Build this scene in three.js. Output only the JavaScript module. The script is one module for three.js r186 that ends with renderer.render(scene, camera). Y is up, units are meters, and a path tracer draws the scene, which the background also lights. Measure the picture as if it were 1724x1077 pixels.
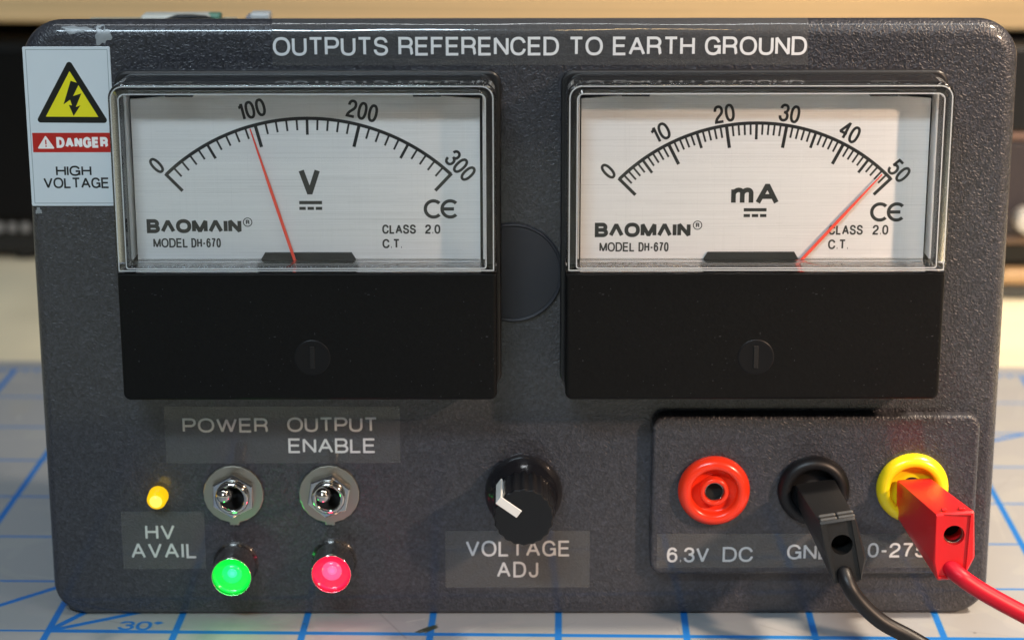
import * as THREE from 'three';
import { RoundedBoxGeometry } from 'three/addons/geometries/RoundedBoxGeometry.js';
import { mergeGeometries, toCreasedNormals } from 'three/addons/utils/BufferGeometryUtils.js';
import { RectAreaLightUniformsLib } from 'three/addons/lights/RectAreaLightUniformsLib.js';
import { Brush, Evaluator, SUBTRACTION } from 'three-bvh-csg';

// ------------------------------------------------------------------ camera, lamps, exposure
const MM = 0.001;
const scene = new THREE.Scene();
const camera = new THREE.PerspectiveCamera(16.96, 1024 / 639, 0.01, 30);
camera.position.set(-0.0013, 0.17399, 0.40074);
{
  const pitch = 0.273211, yaw = -0.000728;
  camera.lookAt(camera.position.x + Math.sin(yaw) * Math.cos(pitch), camera.position.y - Math.sin(pitch), camera.position.z - Math.cos(yaw) * Math.cos(pitch));
  camera.rotateZ(-0.0015);
}
camera.focus = 0.405;
camera.userData.fStop = 16;
const renderer = new THREE.WebGLRenderer();
renderer.toneMapping = THREE.LinearToneMapping;
renderer.toneMappingExposure = 1;
renderer.shadowMap.enabled = true;
scene.background = new THREE.Color().setRGB(0.062, 0.066, 0.073);
RectAreaLightUniformsLib.init();

function panelLamp(pos, target, w, h, color, strength) {
  const l = new THREE.RectAreaLight(new THREE.Color().setRGB(...color), strength, w, h);
  l.position.set(...pos); l.lookAt(...target); scene.add(l);
  return l;
}
panelLamp([-0.19, 0.68, 0.68], [0, 0.06, 0], 0.34, 0.08, [0.70, 0.87, 1.0], 62);      // cool bench lamp, left
panelLamp([-0.05, 1.35, 0.14], [0, 0.06, 0], 1.3, 0.06, [0.93, 0.97, 1.0], 17);         // ceiling tube
panelLamp([0.085, 0.68, 0.68], [0.05, 0.06, 0], 0.10, 0.04, [1.0, 0.70, 0.36], 22);       // small warm bench lamp
const bulb = new THREE.SpotLight(new THREE.Color().setRGB(1.0, 0.80, 0.60), 3.9, 0, 0.44, 1.0, 2);       // warm bulb above the right end of the bench
bulb.position.set(0.46, 0.64, 0.06); bulb.target.position.set(0.215, 0.02, -0.09);
bulb.shadow.radius = 2.0; bulb.castShadow = true; scene.add(bulb, bulb.target);
const warm = new THREE.SpotLight(new THREE.Color().setRGB(1.0, 0.69, 0.48), 1.75, 0, 0.25, 1.0, 2);   // warm desk lamp, right
warm.position.set(0.46, 0.33, 0.40); warm.target.position.set(0.135, 0.055, 0.01);
warm.shadow.radius = 0.9; warm.castShadow = true;
scene.add(warm, warm.target);

// ------------------------------------------------------------------ helpers
let seed = 7;
const rnd = () => { seed = (seed * 1664525 + 1013904223) % 4294967296; return seed / 4294967296; };
const names = {};
const numbered = (n) => { const k = names[n] = (names[n] ?? -1) + 1; return k ? `${n}_${String(k).padStart(3, '0')}` : n; };
function mesh(name, geometry, material, parent) {           // geometry in millimetres
  geometry.scale(MM, MM, MM);
  const o = new THREE.Mesh(geometry, material);
  o.name = parent === scene ? numbered(name) : name;
  o.castShadow = o.receiveShadow = true;
  parent.add(o);
  return o;
}
function group(name, parent, [x, y, z] = [0, 0, 0]) {
  const g = new THREE.Group(); g.name = parent === scene ? numbered(name) : name;
  g.position.set(x * MM, y * MM, z * MM); parent.add(g);
  return g;
}
function tag(o, label, category, extra) { o.userData = { label, category, ...extra }; return o; }
function structure(o) { o.userData = { kind: 'structure' }; return o; }
const rgb = (r, g, b) => new THREE.Color().setRGB(r, g, b);
const std = (o) => new THREE.MeshPhysicalMaterial(o);
function roundRect(w, h, r, x = 0, y = 0) {
  const s = new THREE.Shape(), a = x - w / 2, b = y - h / 2, R = Array.isArray(r) ? r : [r, r, r, r];   // bl br tr tl
  s.moveTo(a + R[0], b); s.lineTo(a + w - R[1], b); if (R[1]) s.absarc(a + w - R[1], b + R[1], R[1], -Math.PI / 2, 0);
  s.lineTo(a + w, b + h - R[2]); if (R[2]) s.absarc(a + w - R[2], b + h - R[2], R[2], 0, Math.PI / 2);
  s.lineTo(a + R[3], b + h); if (R[3]) s.absarc(a + R[3], b + h - R[3], R[3], Math.PI / 2, Math.PI);
  s.lineTo(a, b + R[0]); if (R[0]) s.absarc(a + R[0], b + R[0], R[0], Math.PI, 1.5 * Math.PI);
  return s;
}
function ringPoints(w, h, R, x, y, seg) {                      // the same outline as points, bl br tr tl
  const out = [];
  [[-1, -1, Math.PI], [1, -1, 1.5 * Math.PI], [1, 1, 0], [-1, 1, 0.5 * Math.PI]].forEach(([sx, sy, a0], k) => { for (let i = 0; i <= seg; i++) { const a = a0 + i / seg * Math.PI / 2; out.push(new THREE.Vector2(x + sx * (w / 2 - R[k]) + R[k] * Math.cos(a), y + sy * (h / 2 - R[k]) + R[k] * Math.sin(a))); } });
  return out;
}
function slab(shape, z0, z1, bevel, seg = 3) {              // extruded shape between z0 and z1, rounded edges; uv in mm
  const g = new THREE.ExtrudeGeometry(shape, { depth: z1 - z0 - 2 * bevel, bevelEnabled: bevel > 0, bevelThickness: bevel, bevelSize: bevel, bevelOffset: -bevel, bevelSegments: seg, curveSegments: 10 });
  g.translate(0, 0, z0 + bevel);
  return g;
}
const lathe = (pts, n = 48) => new THREE.LatheGeometry(pts.map(([x, y]) => new THREE.Vector2(x, y)), n).rotateX(Math.PI / 2);   // profile (radius, z)
function mmUV(g, axes = 'xy', per = 1) {                      // uv in millimetres / per, from positions
  const p = g.attributes.position, uv = new Float32Array(p.count * 2), ix = { x: 0, y: 1, z: 2 };
  for (let i = 0; i < p.count; i++) { uv[2 * i] = p.array[3 * i + ix[axes[0]]] / per; uv[2 * i + 1] = p.array[3 * i + ix[axes[1]]] / per; }
  g.setAttribute('uv', new THREE.BufferAttribute(uv, 2));
  return g;
}
// ---- tiling noise
function tileNoise(n, cells, s) {
  const hsh = (x, y) => { let h = (x * 374761393 + y * 668265263 + s * 974711) | 0; h = Math.imul(h ^ (h >>> 13), 1274126177); return ((h ^ (h >>> 16)) >>> 0) / 4294967295; };
  const out = new Float32Array(n * n);
  for (let j = 0; j < n; j++) for (let i = 0; i < n; i++) {
    const x = i / n * cells, y = j / n * cells, x0 = Math.floor(x), y0 = Math.floor(y), fx = x - x0, fy = y - y0;
    const u = fx * fx * fx * (fx * (fx * 6 - 15) + 10), v = fy * fy * fy * (fy * (fy * 6 - 15) + 10), w = (k) => ((k % cells) + cells) % cells;
    const a = hsh(w(x0), w(y0)), b = hsh(w(x0 + 1), w(y0)), c = hsh(w(x0), w(y0 + 1)), d = hsh(w(x0 + 1), w(y0 + 1));
    out[j * n + i] = a + (b - a) * u + (c - a) * v + (a - b - c + d) * u * v;
  }
  return out;
}
function dataTex(n, fn, srgb) {
  const d = new Uint8Array(n * n * 4);
  for (let i = 0; i < n * n; i++) { const c = fn(i); d[4 * i] = c[0]; d[4 * i + 1] = c[1]; d[4 * i + 2] = c[2]; d[4 * i + 3] = 255; }
  const t = new THREE.DataTexture(d, n, n); t.wrapS = t.wrapT = THREE.RepeatWrapping; t.magFilter = THREE.LinearFilter; t.minFilter = THREE.LinearFilter;
  if (srgb) t.colorSpace = THREE.SRGBColorSpace;
  t.needsUpdate = true;
  return t;
}
function canvasTex(w, h, draw) {
  const c = document.createElement('canvas'); c.width = w; c.height = h; const x = c.getContext('2d'); draw(x, w, h);
  const t = new THREE.CanvasTexture(c); t.colorSpace = THREE.SRGBColorSpace; t.anisotropy = 8;
  return t;
}
// ---- stroke lettering: every character as pen paths in a box of height 1 (y down)
const GLYPH = {
  A: [.72, 'M0 1L.36 0L.72 1M.13 .66L.59 .66'], '^': [.72, 'M0 1L.36 0L.72 1'], B: [.62, 'M0 .5L.36 .5C.64 .5 .64 0 .36 0L0 0L0 1L.38 1C.7 1 .7 .5 .36 .5'],
  C: [.68, 'M.66 .3C.6 .1 .5 0 .36 0C.1 0 0 .22 0 .5C0 .78 .1 1 .36 1C.5 1 .62 .9 .67 .67'], D: [.66, 'M0 0L0 1L.28 1C.54 1 .66 .8 .66 .5C.66 .2 .54 0 .28 0L0 0L0 .1'],
  E: [.58, 'M.57 0L0 0L0 1L.58 1M0 .48L.53 .48'], F: [.54, 'M.54 0L0 0L0 1M0 .48L.48 .48'],
  G: [.7, 'M.66 .28C.6 .1 .5 0 .36 0C.1 0 0 .22 0 .5C0 .78 .1 1 .36 1C.54 1 .68 .86 .68 .54L.4 .54M.68 .54L.69 1'],
  H: [.62, 'M0 0L0 1M.62 0L.62 1M0 .48L.62 .48'], I: [.0, 'M0 0L0 1'], J: [.45, 'M.45 0L.45 .7C.45 .9 .36 1 .23 1C.08 1 0 .9 0 .68'],
  L: [.5, 'M0 0L0 1L.5 1'], M: [.78, 'M0 1L0 0L.39 1L.78 0L.78 1'], N: [.62, 'M0 1L0 0L.62 1L.62 0'], O: [.76, 'M.38 0C.12 0 0 .22 0 .5C0 .78 .12 1 .38 1C.64 1 .76 .78 .76 .5C.76 .22 .64 0 .38 0L.34 0'],
  P: [.6, 'M0 1L0 0L.36 0C.68 0 .68 .55 .36 .55L0 .55'], R: [.64, 'M0 1L0 0L.37 0C.68 0 .68 .52 .37 .52L0 .52M.38 .52C.58 .53 .59 .64 .6 .8C.6 .9 .61 .95 .64 1'],
  S: [.62, 'M.58 .27C.56 .08 .44 0 .3 0C.12 0 .03 .1 .03 .25C.03 .42 .16 .45 .3 .48C.48 .52 .6 .57 .6 .74C.6 .9 .48 1 .31 1C.12 1 .01 .9 0 .7'],
  T: [.62, 'M0 0L.62 0M.31 0L.31 1'], U: [.62, 'M0 0L0 .65C0 .9 .12 1 .31 1C.5 1 .62 .9 .62 .65L.62 0'], V: [.68, 'M0 0L.34 1L.68 0'], W: [1, 'M0 0L.26 1L.5 .04L.74 1L1 0'],
  0: [.54, 'M.27 0C.08 0 0 .22 0 .5C0 .78 .08 1 .27 1C.46 1 .54 .78 .54 .5C.54 .22 .46 0 .27 0L.25 0'], 1: [.26, 'M0 .22C.14 .2 .22 .12 .25 0L.25 1'],
  2: [.56, 'M.02 .3C.02 .1 .12 0 .28 0C.44 0 .54 .1 .54 .27C.54 .5 .3 .58 .14 .75C.06 .84 .02 .9 .01 1L.56 1'],
  3: [.55, 'M.02 .24C.04 .08 .14 0 .27 0C.42 0 .52 .1 .52 .24C.52 .4 .42 .47 .24 .47C.44 .47 .55 .57 .55 .73C.55 .9 .43 1 .27 1C.12 1 .01 .9 0 .72'],
  4: [.56, 'M.43 1L.43 0L.41 0L0 .67L.56 .67'], 5: [.55, 'M.5 0L.12 0L.06 .5C.12 .42 .2 .37 .29 .37C.45 .37 .55 .5 .55 .67C.55 .88 .43 1 .27 1C.12 1 .02 .9 0 .74'],
  6: [.54, 'M.51 .22C.47 .08 .4 0 .29 0C.1 0 .01 .2 .01 .55C.01 .85 .1 1 .28 1C.44 1 .54 .86 .54 .69C.54 .5 .44 .38 .29 .38C.14 .38 .04 .5 .02 .62'],
  7: [.54, 'M0 0L.54 0C.34 .25 .22 .6 .18 1'], m: [.7, 'M0 1L0 .26M0 .5C.06 .24 .33 .2 .35 .46L.35 1M.35 .5C.41 .24 .68 .2 .7 .46L.7 1'], '-': [.3, 'M0 .58L.3 .58'], '.': [.06, 'M0 .97L.06 .97'], ' ': [.2, ''], '°': [.2, 'M.1 0L.2 .1L.1 .2L0 .1L.1 0'],
};
function glyphPath(x, d, ox, oy, sx, sy) {
  x.beginPath();
  for (const [, c, args] of d.matchAll(/([MLC])([^MLC]*)/g)) {
    const a = args.trim().split(/\s+/).map(Number).map((v, i) => (i % 2 ? oy + v * sy : ox + v * sx));
    if (c === 'M') x.moveTo(a[0], a[1]); else if (c === 'L') x.lineTo(a[0], a[1]); else x.bezierCurveTo(...a);
  }
  x.stroke();
}
// text between x0 and x1 (outer ink edges), from yTop to yBot, in the canvas's own units (y down)
function stroke(x, str, x0, x1, yTop, yBot, weight, gap = 0.22, cap = 'butt') {
  x.lineWidth = weight; x.lineJoin = 'miter'; x.miterLimit = 1.9; x.lineCap = cap;
  const h = yBot - yTop - weight, chars = [...str], g = Math.max(gap * h - weight, 0.07 * h);
  const sx = (x1 - x0 - chars.length * weight - (chars.length - 1) * g) / Math.max(0.01, chars.reduce((s, c) => s + GLYPH[c][0], 0));
  let p = x0 + weight / 2;
  for (const c of chars) { glyphPath(x, GLYPH[c][1], p, yTop + weight / 2, sx, h); p += GLYPH[c][0] * sx + weight + g; }
}
function strokeTurned(x, str, cx, cy, w, h, angle, weight) {
  x.save(); x.translate(cx, cy); x.rotate(angle); stroke(x, str, -w / 2, w / 2, -h / 2, h / 2, weight, 0.24); x.restore();
}

// ------------------------------------------------------------------ materials
const N = 512, nA = tileNoise(N, 40, 1), nB = tileNoise(N, 74, 2), nC = tileNoise(N, 150, 3), nD = tileNoise(N, 9, 4);
function softNoise(n, sigma, s) {                             // blurred white noise that tiles, scaled to unit deviation
  let a = new Float32Array(n * n); for (let i = 0; i < a.length; i++) { let h = Math.imul(i + s * 7919, 2654435761); h ^= h >>> 15; h = Math.imul(h, 2246822519); h ^= h >>> 13; h = Math.imul(h, 3266489917); a[i] = ((h ^ (h >>> 16)) >>> 0) / 4294967295 - 0.5; }
  const R = Math.ceil(3 * sigma), k = []; for (let d = -R; d <= R; d++) k.push(Math.exp(-d * d / (2 * sigma * sigma)));
  for (const [dx, dy] of [[1, 0], [0, 1]]) { const b = new Float32Array(n * n); for (let y = 0; y < n; y++) for (let x = 0; x < n; x++) { let v = 0; for (let d = -R; d <= R; d++) v += k[d + R] * a[((y + dy * d + n) % n) * n + (x + dx * d + n) % n]; b[y * n + x] = v; } a = b; }
  let q = 0; for (const v of a) q += v * v; q = Math.sqrt(q / a.length); return a.map((v) => v / q);
}
const sA = softNoise(N, 3.1, 1), sB = softNoise(N, 1.6, 2);
const worm = (i) => Math.max(0, Math.min(255, 255 * (0.55 * Math.exp(-1.6 * sA[i] * sA[i]) + 0.22 + 0.10 * sB[i])));
const hammerBump = dataTex(N, (i) => { const v = worm(i); return [v, v, v]; });
const flakeMap = dataTex(N, (i) => { const v = Math.max(70, Math.min(255, 180 + 13 * sB[i] + 12 * sA[i])); return [v, v, v]; }, true);
const grainBump = dataTex(256, ((a, b) => (i) => { const v = 255 * (0.6 * a[i] + 0.4 * b[i]); return [v, v, v]; })(tileNoise(256, 64, 5), tileNoise(256, 120, 6)));
const dustMap = dataTex(512, (() => {
  const d = new Float32Array(512 * 512);
  for (let k = 0; k < 110; k++) { const x = Math.floor(rnd() * 512), y = Math.floor(rnd() * 512), v = 0.25 + rnd() * 0.75, n = rnd() < 0.12 ? 3 + Math.floor(rnd() * 3) : 1; const dx = rnd() < .5 ? 1 : 0; for (let j = 0; j < n; j++) for (const [p, q] of [[0, 0], [1, 0], [0, 1], [1, 1]]) d[((y + q + (1 - dx) * j) % 512) * 512 + (x + p + dx * j) % 512] = v; }
  return (i) => { const v = 7 + 70 * d[i] + 6 * nC[i % (512 * 512)]; return [v, v, v * 1.05]; };
})(), true);
const M = {
  paint: std({ color: rgb(0.060, 0.061, 0.076), map: flakeMap, roughness: 0.42, bumpMap: hammerBump, bumpScale: 0.00011, clearcoat: 0.6, clearcoatRoughness: 0.10 }),
  gloss: std({ color: rgb(0.010, 0.010, 0.012), roughness: 0.12 }),
  cover: std({ color: rgb(1, 1, 1), map: dustMap, roughness: 0.5, specularIntensity: 0.35, bumpMap: grainBump, bumpScale: 0.00002 }),
  blackPlastic: std({ color: rgb(0.012, 0.012, 0.013), roughness: 0.38 }),
  smoothBlack: std({ color: rgb(0.024, 0.025, 0.031), roughness: 0.5, bumpMap: grainBump, bumpScale: 0.000006 }),
  knob: std({ color: rgb(0.004, 0.004, 0.005), roughness: 0.3, bumpMap: grainBump, bumpScale: 0.000005 }),
  screw: std({ color: rgb(0.006, 0.006, 0.007), roughness: 0.4, specularIntensity: 0.4 }),
  frosted: std({ color: rgb(0.85, 0.87, 0.88), roughness: 0.35, transmission: 0.55, thickness: 0, ior: 1.49 }),
  cavity: std({ color: rgb(0.004, 0.004, 0.004), roughness: 0.9 }),
  clear: std({ color: rgb(1, 1, 1), roughness: 0.11, transmission: 1, thickness: 0.002, ior: 1.49 }),
  pane: std({ color: rgb(1, 1, 1), roughness: 0.02, transmission: 1, thickness: 0, ior: 1.49 }),
  tape: std({ color: rgb(0.62, 0.62, 0.62), roughness: 0.04, transmission: 0.915, thickness: 0, ior: 1.5 }),
  residue: std({ color: rgb(0.55, 0.58, 0.6), roughness: 0.35, transmission: 0.55, thickness: 0, ior: 1.5 }),
  letters: std({ color: rgb(0.62, 0.63, 0.64), roughness: 0.5 }),
  chrome: std({ color: rgb(0.60, 0.58, 0.55), metalness: 1, roughness: 0.12 }),
  nickel: std({ color: rgb(0.40, 0.375, 0.32), metalness: 1, roughness: 0.34 }),
  red: std({ color: rgb(0.62, 0.012, 0.016), roughness: 0.32 }),
  redRing: std({ color: rgb(0.78, 0.035, 0.010), roughness: 0.25 }),
  redCable: std({ color: rgb(0.42, 0.004, 0.018), roughness: 0.42, specularIntensity: 0.6 }),
  yellowRing: std({ color: rgb(0.80, 0.62, 0.01), roughness: 0.25 }),
  rubber: std({ color: rgb(0.006, 0.006, 0.007), roughness: 0.42, specularIntensity: 0.7 }),
  blackPlug: std({ color: rgb(0.011, 0.011, 0.011), roughness: 0.45, bumpMap: grainBump, bumpScale: 0.00002 }),
  needle: std({ color: rgb(0.80, 0.06, 0.03), roughness: 0.5 }),
  white: std({ color: rgb(0.75, 0.74, 0.70), roughness: 0.45 }),
};

// ------------------------------------------------------------------ the bench: desk, cutting mat
{
  const n1 = tileNoise(256, 24, 11), n2 = tileNoise(256, 5, 12);
  const t = dataTex(256, (i) => { const v = 0.92 + 0.08 * n1[i] + 0.05 * n2[i]; return [Math.min(255, 240 * v), 229 * v, 198 * v]; }, true); t.repeat.set(5, 3);
  const g = new RoundedBoxGeometry(1800, 30, 1100, 3, 4); g.translate(0, -17, -50);
  structure(mesh('desk', g, std({ color: rgb(0.88, 0.88, 0.88), map: t, roughness: 0.5 }), scene));
}
{
  const PX = 120, K0 = -8.4, K1 = 8.4, I0 = -4.6, I1 = 7.3, W = Math.round((K1 - K0) * PX), H = Math.round((I1 - I0) * PX);
  const t = canvasTex(W, H, (x) => {
    x.fillStyle = '#8f9295'; x.fillRect(0, 0, W, H);
    const X = (k) => (k - K0) * PX, Y = (i) => (I1 - i) * PX, line = (a, b, c, d, w) => { x.lineWidth = w / 25.4 * PX; x.beginPath(); x.moveTo(X(a), Y(b)); x.lineTo(X(c), Y(d)); x.stroke(); };
    for (let k = 0; k < 1400; k++) { const v = 140 + Math.floor(rnd() * 46); x.fillStyle = `rgba(${v},${v - 1},${v - 4},0.10)`; x.beginPath(); x.ellipse(rnd() * W, rnd() * H, 4 + rnd() * 50, 2 + rnd() * 18, rnd() * 3, 0, 7); x.fill(); }
    x.strokeStyle = '#1767b4'; x.lineCap = 'butt';
    for (let i = -4; i <= 6; i++) { if (i === 0) { line(-7, 0, -4, 0, 0.75); line(-4, 0, 7, 0, 1.5); } else line(-7, i, 7, i, 0.7); }
    for (let k = -7; k <= 7; k++) line(k, -4, k, k === 5 ? 5.8 : 7, 1.35);
    line(-7, 7, 7, 7, 0.7);
    for (let q = -56; q <= 56; q++) line(q / 8, 7, q / 8, 7 - (q % 4 ? 0.11 : 0.2), 0.55);
    line(5, 5.95, 5, 6.35, 1.3); line(5, 6.5, 5, 6.9, 1.3);
    line(-5, 0, 2, 7, 1.4); line(-4, 0, 7, 11 * Math.tan(Math.PI / 6), 1.4); line(-4, 0, 0.04, 7, 1.4);
    x.strokeStyle = '#1767b4'; stroke(x, '30°', X(-3.47), X(-3.13), Y(0.2), Y(0.03), 3.4, 0.2);
    for (let k = 0; k < 26; k++) { x.fillStyle = `rgba(${rnd() < .6 ? '88,88,86' : '200,198,190'},${0.04 + 0.05 * rnd()})`; x.beginPath(); x.ellipse(rnd() * W, rnd() * H, 30 + rnd() * 90, 12 + rnd() * 40, rnd() * 3, 0, 7); x.fill(); }
    for (let k = 0; k < 330; k++) { x.strokeStyle = `rgba(${rnd() < .6 ? '205,203,198' : '95,95,96'},${0.12 + rnd() * 0.3})`; x.lineWidth = 0.7 + rnd() * 1.2; const a = rnd() * W, b = rnd() * H, an = rnd() * 3.14, l = 10 + rnd() * 120; x.beginPath(); x.moveTo(a, b); x.lineTo(a + l * Math.cos(an), b + l * Math.sin(an)); x.stroke(); }
    for (let k = 0; k < 60; k++) { x.fillStyle = rnd() < .5 ? 'rgba(225,225,220,0.6)' : 'rgba(70,70,70,0.5)'; x.beginPath(); x.arc(rnd() * W, rnd() * H, 0.8 + rnd() * 1.6, 0, 7); x.fill(); }
    x.strokeStyle = 'rgba(45,52,40,0.75)'; for (let k = 0; k < 14; k++) { x.lineWidth = 1 + rnd() * 2.2; const a = X(-1.13) + rnd() * 14, b = Y(0.09) + rnd() * 8; x.beginPath(); x.moveTo(a, b); x.lineTo(a + 6 + rnd() * 10, b - 5 - rnd() * 8); x.stroke(); }   // smudge
  });
  const w = (K1 - K0) * 25.4, d = (I1 - I0) * 25.4;
  const o = group('cutting_mat', scene, [7.458, 0, 10.416]); o.rotation.y = -0.0245;
  tag(o, 'grey self healing cutting mat with blue one inch grid under the black instrument', 'cutting mat');
  const cx = (K0 + K1) / 2 * 25.4, cz = -(I0 + I1) / 2 * 25.4;
  const g = new RoundedBoxGeometry(w, 1.9, d, 3, 0.6); g.translate(cx, -1.0, cz);
  mesh('mat_body', g, std({ color: rgb(0.33, 0.33, 0.32), roughness: 0.6 }), o);
  const p = new THREE.PlaneGeometry(w - 1.6, d - 1.6); p.rotateX(-Math.PI / 2); p.translate(cx, 0, cz);
  mesh('printed_surface', p, std({ map: t, roughness: 0.46, bumpMap: grainBump, bumpScale: 0.00001 }), o);
}

// ------------------------------------------------------------------ blurred things behind
{
  const n1 = tileNoise(256, 40, 21), n2 = tileNoise(256, 4, 22);
  const d = new Uint8Array(256 * 256 * 4);
  for (let j = 0; j < 256; j++) for (let i = 0; i < 256; i++) { const v = 0.86 + 0.16 * n1[j * 256 + ((i >> 4) % 256)] + 0.12 * n2[j * 256 + i], q = 4 * (j * 256 + i); d[q] = Math.min(255, 222 * v); d[q + 1] = Math.min(255, 186 * v); d[q + 2] = Math.min(255, 136 * v); d[q + 3] = 255; }
  const t = new THREE.DataTexture(d, 256, 256); t.colorSpace = THREE.SRGBColorSpace; t.magFilter = THREE.LinearFilter; t.wrapS = t.wrapT = THREE.RepeatWrapping; t.needsUpdate = true;
  const s = group('wooden_shelf', scene, [0, 80.6, -273.5]); s.rotation.y = -0.0717;
  tag(s, 'pale wooden shelf board running across behind the instrument', 'shelf');
  const m = std({ map: t, roughness: 0.55 });
  const g = new RoundedBoxGeometry(900, 22, 240, 3, 1.5); g.translate(0, 11, -120);
  mesh('board', g, m, s);
  for (const x of [-430, 430]) { const e = new RoundedBoxGeometry(20, 82, 230, 2, 1); e.translate(x, -41.5, -120); mesh('side_panel', e, m, s); }
}
{
  const e = group('rack_unit', scene, [-200, -2, -302]); e.rotation.y = -0.03;
  tag(e, 'blurred black electronic unit under the shelf at the far left', 'electronic unit');
  const b = new RoundedBoxGeometry(230, 74, 160, 3, 2); b.translate(0, 39, -82); mesh('housing', b, std({ color: rgb(0.005, 0.005, 0.005), roughness: 0.5 }), e);
  const f = new RoundedBoxGeometry(226, 56, 4, 2, 1.4); f.translate(0, 43, 0); mesh('front_panel', f, std({ color: rgb(0.003, 0.003, 0.003), roughness: 0.85, specularIntensity: 0.4 }), e);
  const lm = std({ color: rgb(0.2, 0.2, 0.2), roughness: 0.5 });
  for (const [x, w] of [[26.5, 3.2], [31.0, 2.6], [35.4, 2.8]]) { const q = slab(roundRect(w, 3.2, 0.8), 0, 0.4, 0.1); q.translate(x, 12.4, 2.1); mesh('printed_mark', q, lm, e); }
  for (const x of [-90, 33, 90]) { const q = lathe([[0, 0], [5, 0], [5, 3], [0, 3]], 24); q.rotateX(Math.PI / 2); q.translate(x, 3.2, -8); mesh('rubber_foot', q, M.rubber, e); }
}
{
  const e = group('stacked_unit', scene, [230, -2, -246]); e.rotation.y = -0.03;
  tag(e, 'blurred dark two tier audio unit with pale knob at the far right', 'electronic unit');
  const mk = (n, y0, y1, z, c, r = 0.4) => { const b = new RoundedBoxGeometry(190, y1 - y0, 150, 3, Math.min(1.5, (y1 - y0) / 2.2)); b.translate(0, (y0 + y1) / 2, -75 + z); return mesh(n, b, std({ color: rgb(...c), roughness: r }), e); };
  mk('upper_housing', 53.5, 80, 0, [0.006, 0.006, 0.007]);
  mk('trim_strip', 51.3, 53.3, 0.6, [0.20, 0.11, 0.08]);
  mk('lower_housing', 21.2, 51.1, 0, [0.045, 0.035, 0.038]);
  mk('wooden_strip', 18.6, 21.0, 0.8, [0.24, 0.15, 0.10]);
  mk('recess', 10.2, 18.4, -5, [0.01, 0.01, 0.01]);
  mk('wooden_base', 5.6, 10.0, 1, [0.48, 0.30, 0.15]);
  mk('plinth', 0.1, 5.4, -2, [0.09, 0.09, 0.09]);
  const k = lathe([[0, 7], [3, 7], [3.6, 6.4], [3.8, 0], [0, 0]], 32); k.translate(-73, 27, 1); mesh('knob', k, std({ color: rgb(0.6, 0.56, 0.5), roughness: 0.4 }), e);
}
{
  const b = group('circuit_board', scene, [-72, 0, -64]);
  tag(b, 'pale green circuit board standing behind the top left of the instrument', 'circuit board');
  const g = new RoundedBoxGeometry(32, 111.5, 1.6, 2, 0.3); g.translate(-5, 56, 0); mesh('board', g, std({ color: rgb(0.30, 0.36, 0.31), roughness: 0.5 }), b);
  const c = new RoundedBoxGeometry(15, 10, 6, 3, 0.8); c.translate(-1.5, 108.2, 3.6); mesh('connector', c, std({ color: rgb(0.62, 0.62, 0.56), roughness: 0.5 }), b);
  const c2 = new RoundedBoxGeometry(3, 6, 4, 2, 0.5); c2.translate(6.4, 110.2, 3); mesh('chip', c2, std({ color: rgb(0.12, 0.28, 0.20), roughness: 0.4 }), b);
  const d = group('capacitor_block', scene, [-55.7, 0, -62]);
  tag(d, 'small pale block sticking up behind the instrument beside the green board', 'component');
  const e = new RoundedBoxGeometry(4.4, 113.2, 5, 3, 0.6); e.translate(0, 56.7, 0); mesh('body', e, std({ color: rgb(0.52, 0.55, 0.56), roughness: 0.45 }), d);
  const f = new RoundedBoxGeometry(1.2, 112.6, 5.4, 2, 0.3); f.translate(-2.4, 56.4, 0); mesh('edge_strip', f, std({ color: rgb(0.24, 0.25, 0.30), roughness: 0.45 }), d);
  const w = new THREE.TubeGeometry(new THREE.CatmullRomCurve3([[-84, 0.6, -66], [-84, 60, -62], [-80, 106, -58], [-75, 112.3, -56], [-70, 113.0, -56], [-64, 111.6, -57], [-58, 104, -58], [-55, 60, -57], [-52, 0.6, -60]].map((p) => new THREE.Vector3(...p))), 80, 0.62, 10);
  tag(mesh('black_wire', w, M.rubber, scene), 'black wire looping over behind the top left edge of the instrument', 'wire');
}

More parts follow.
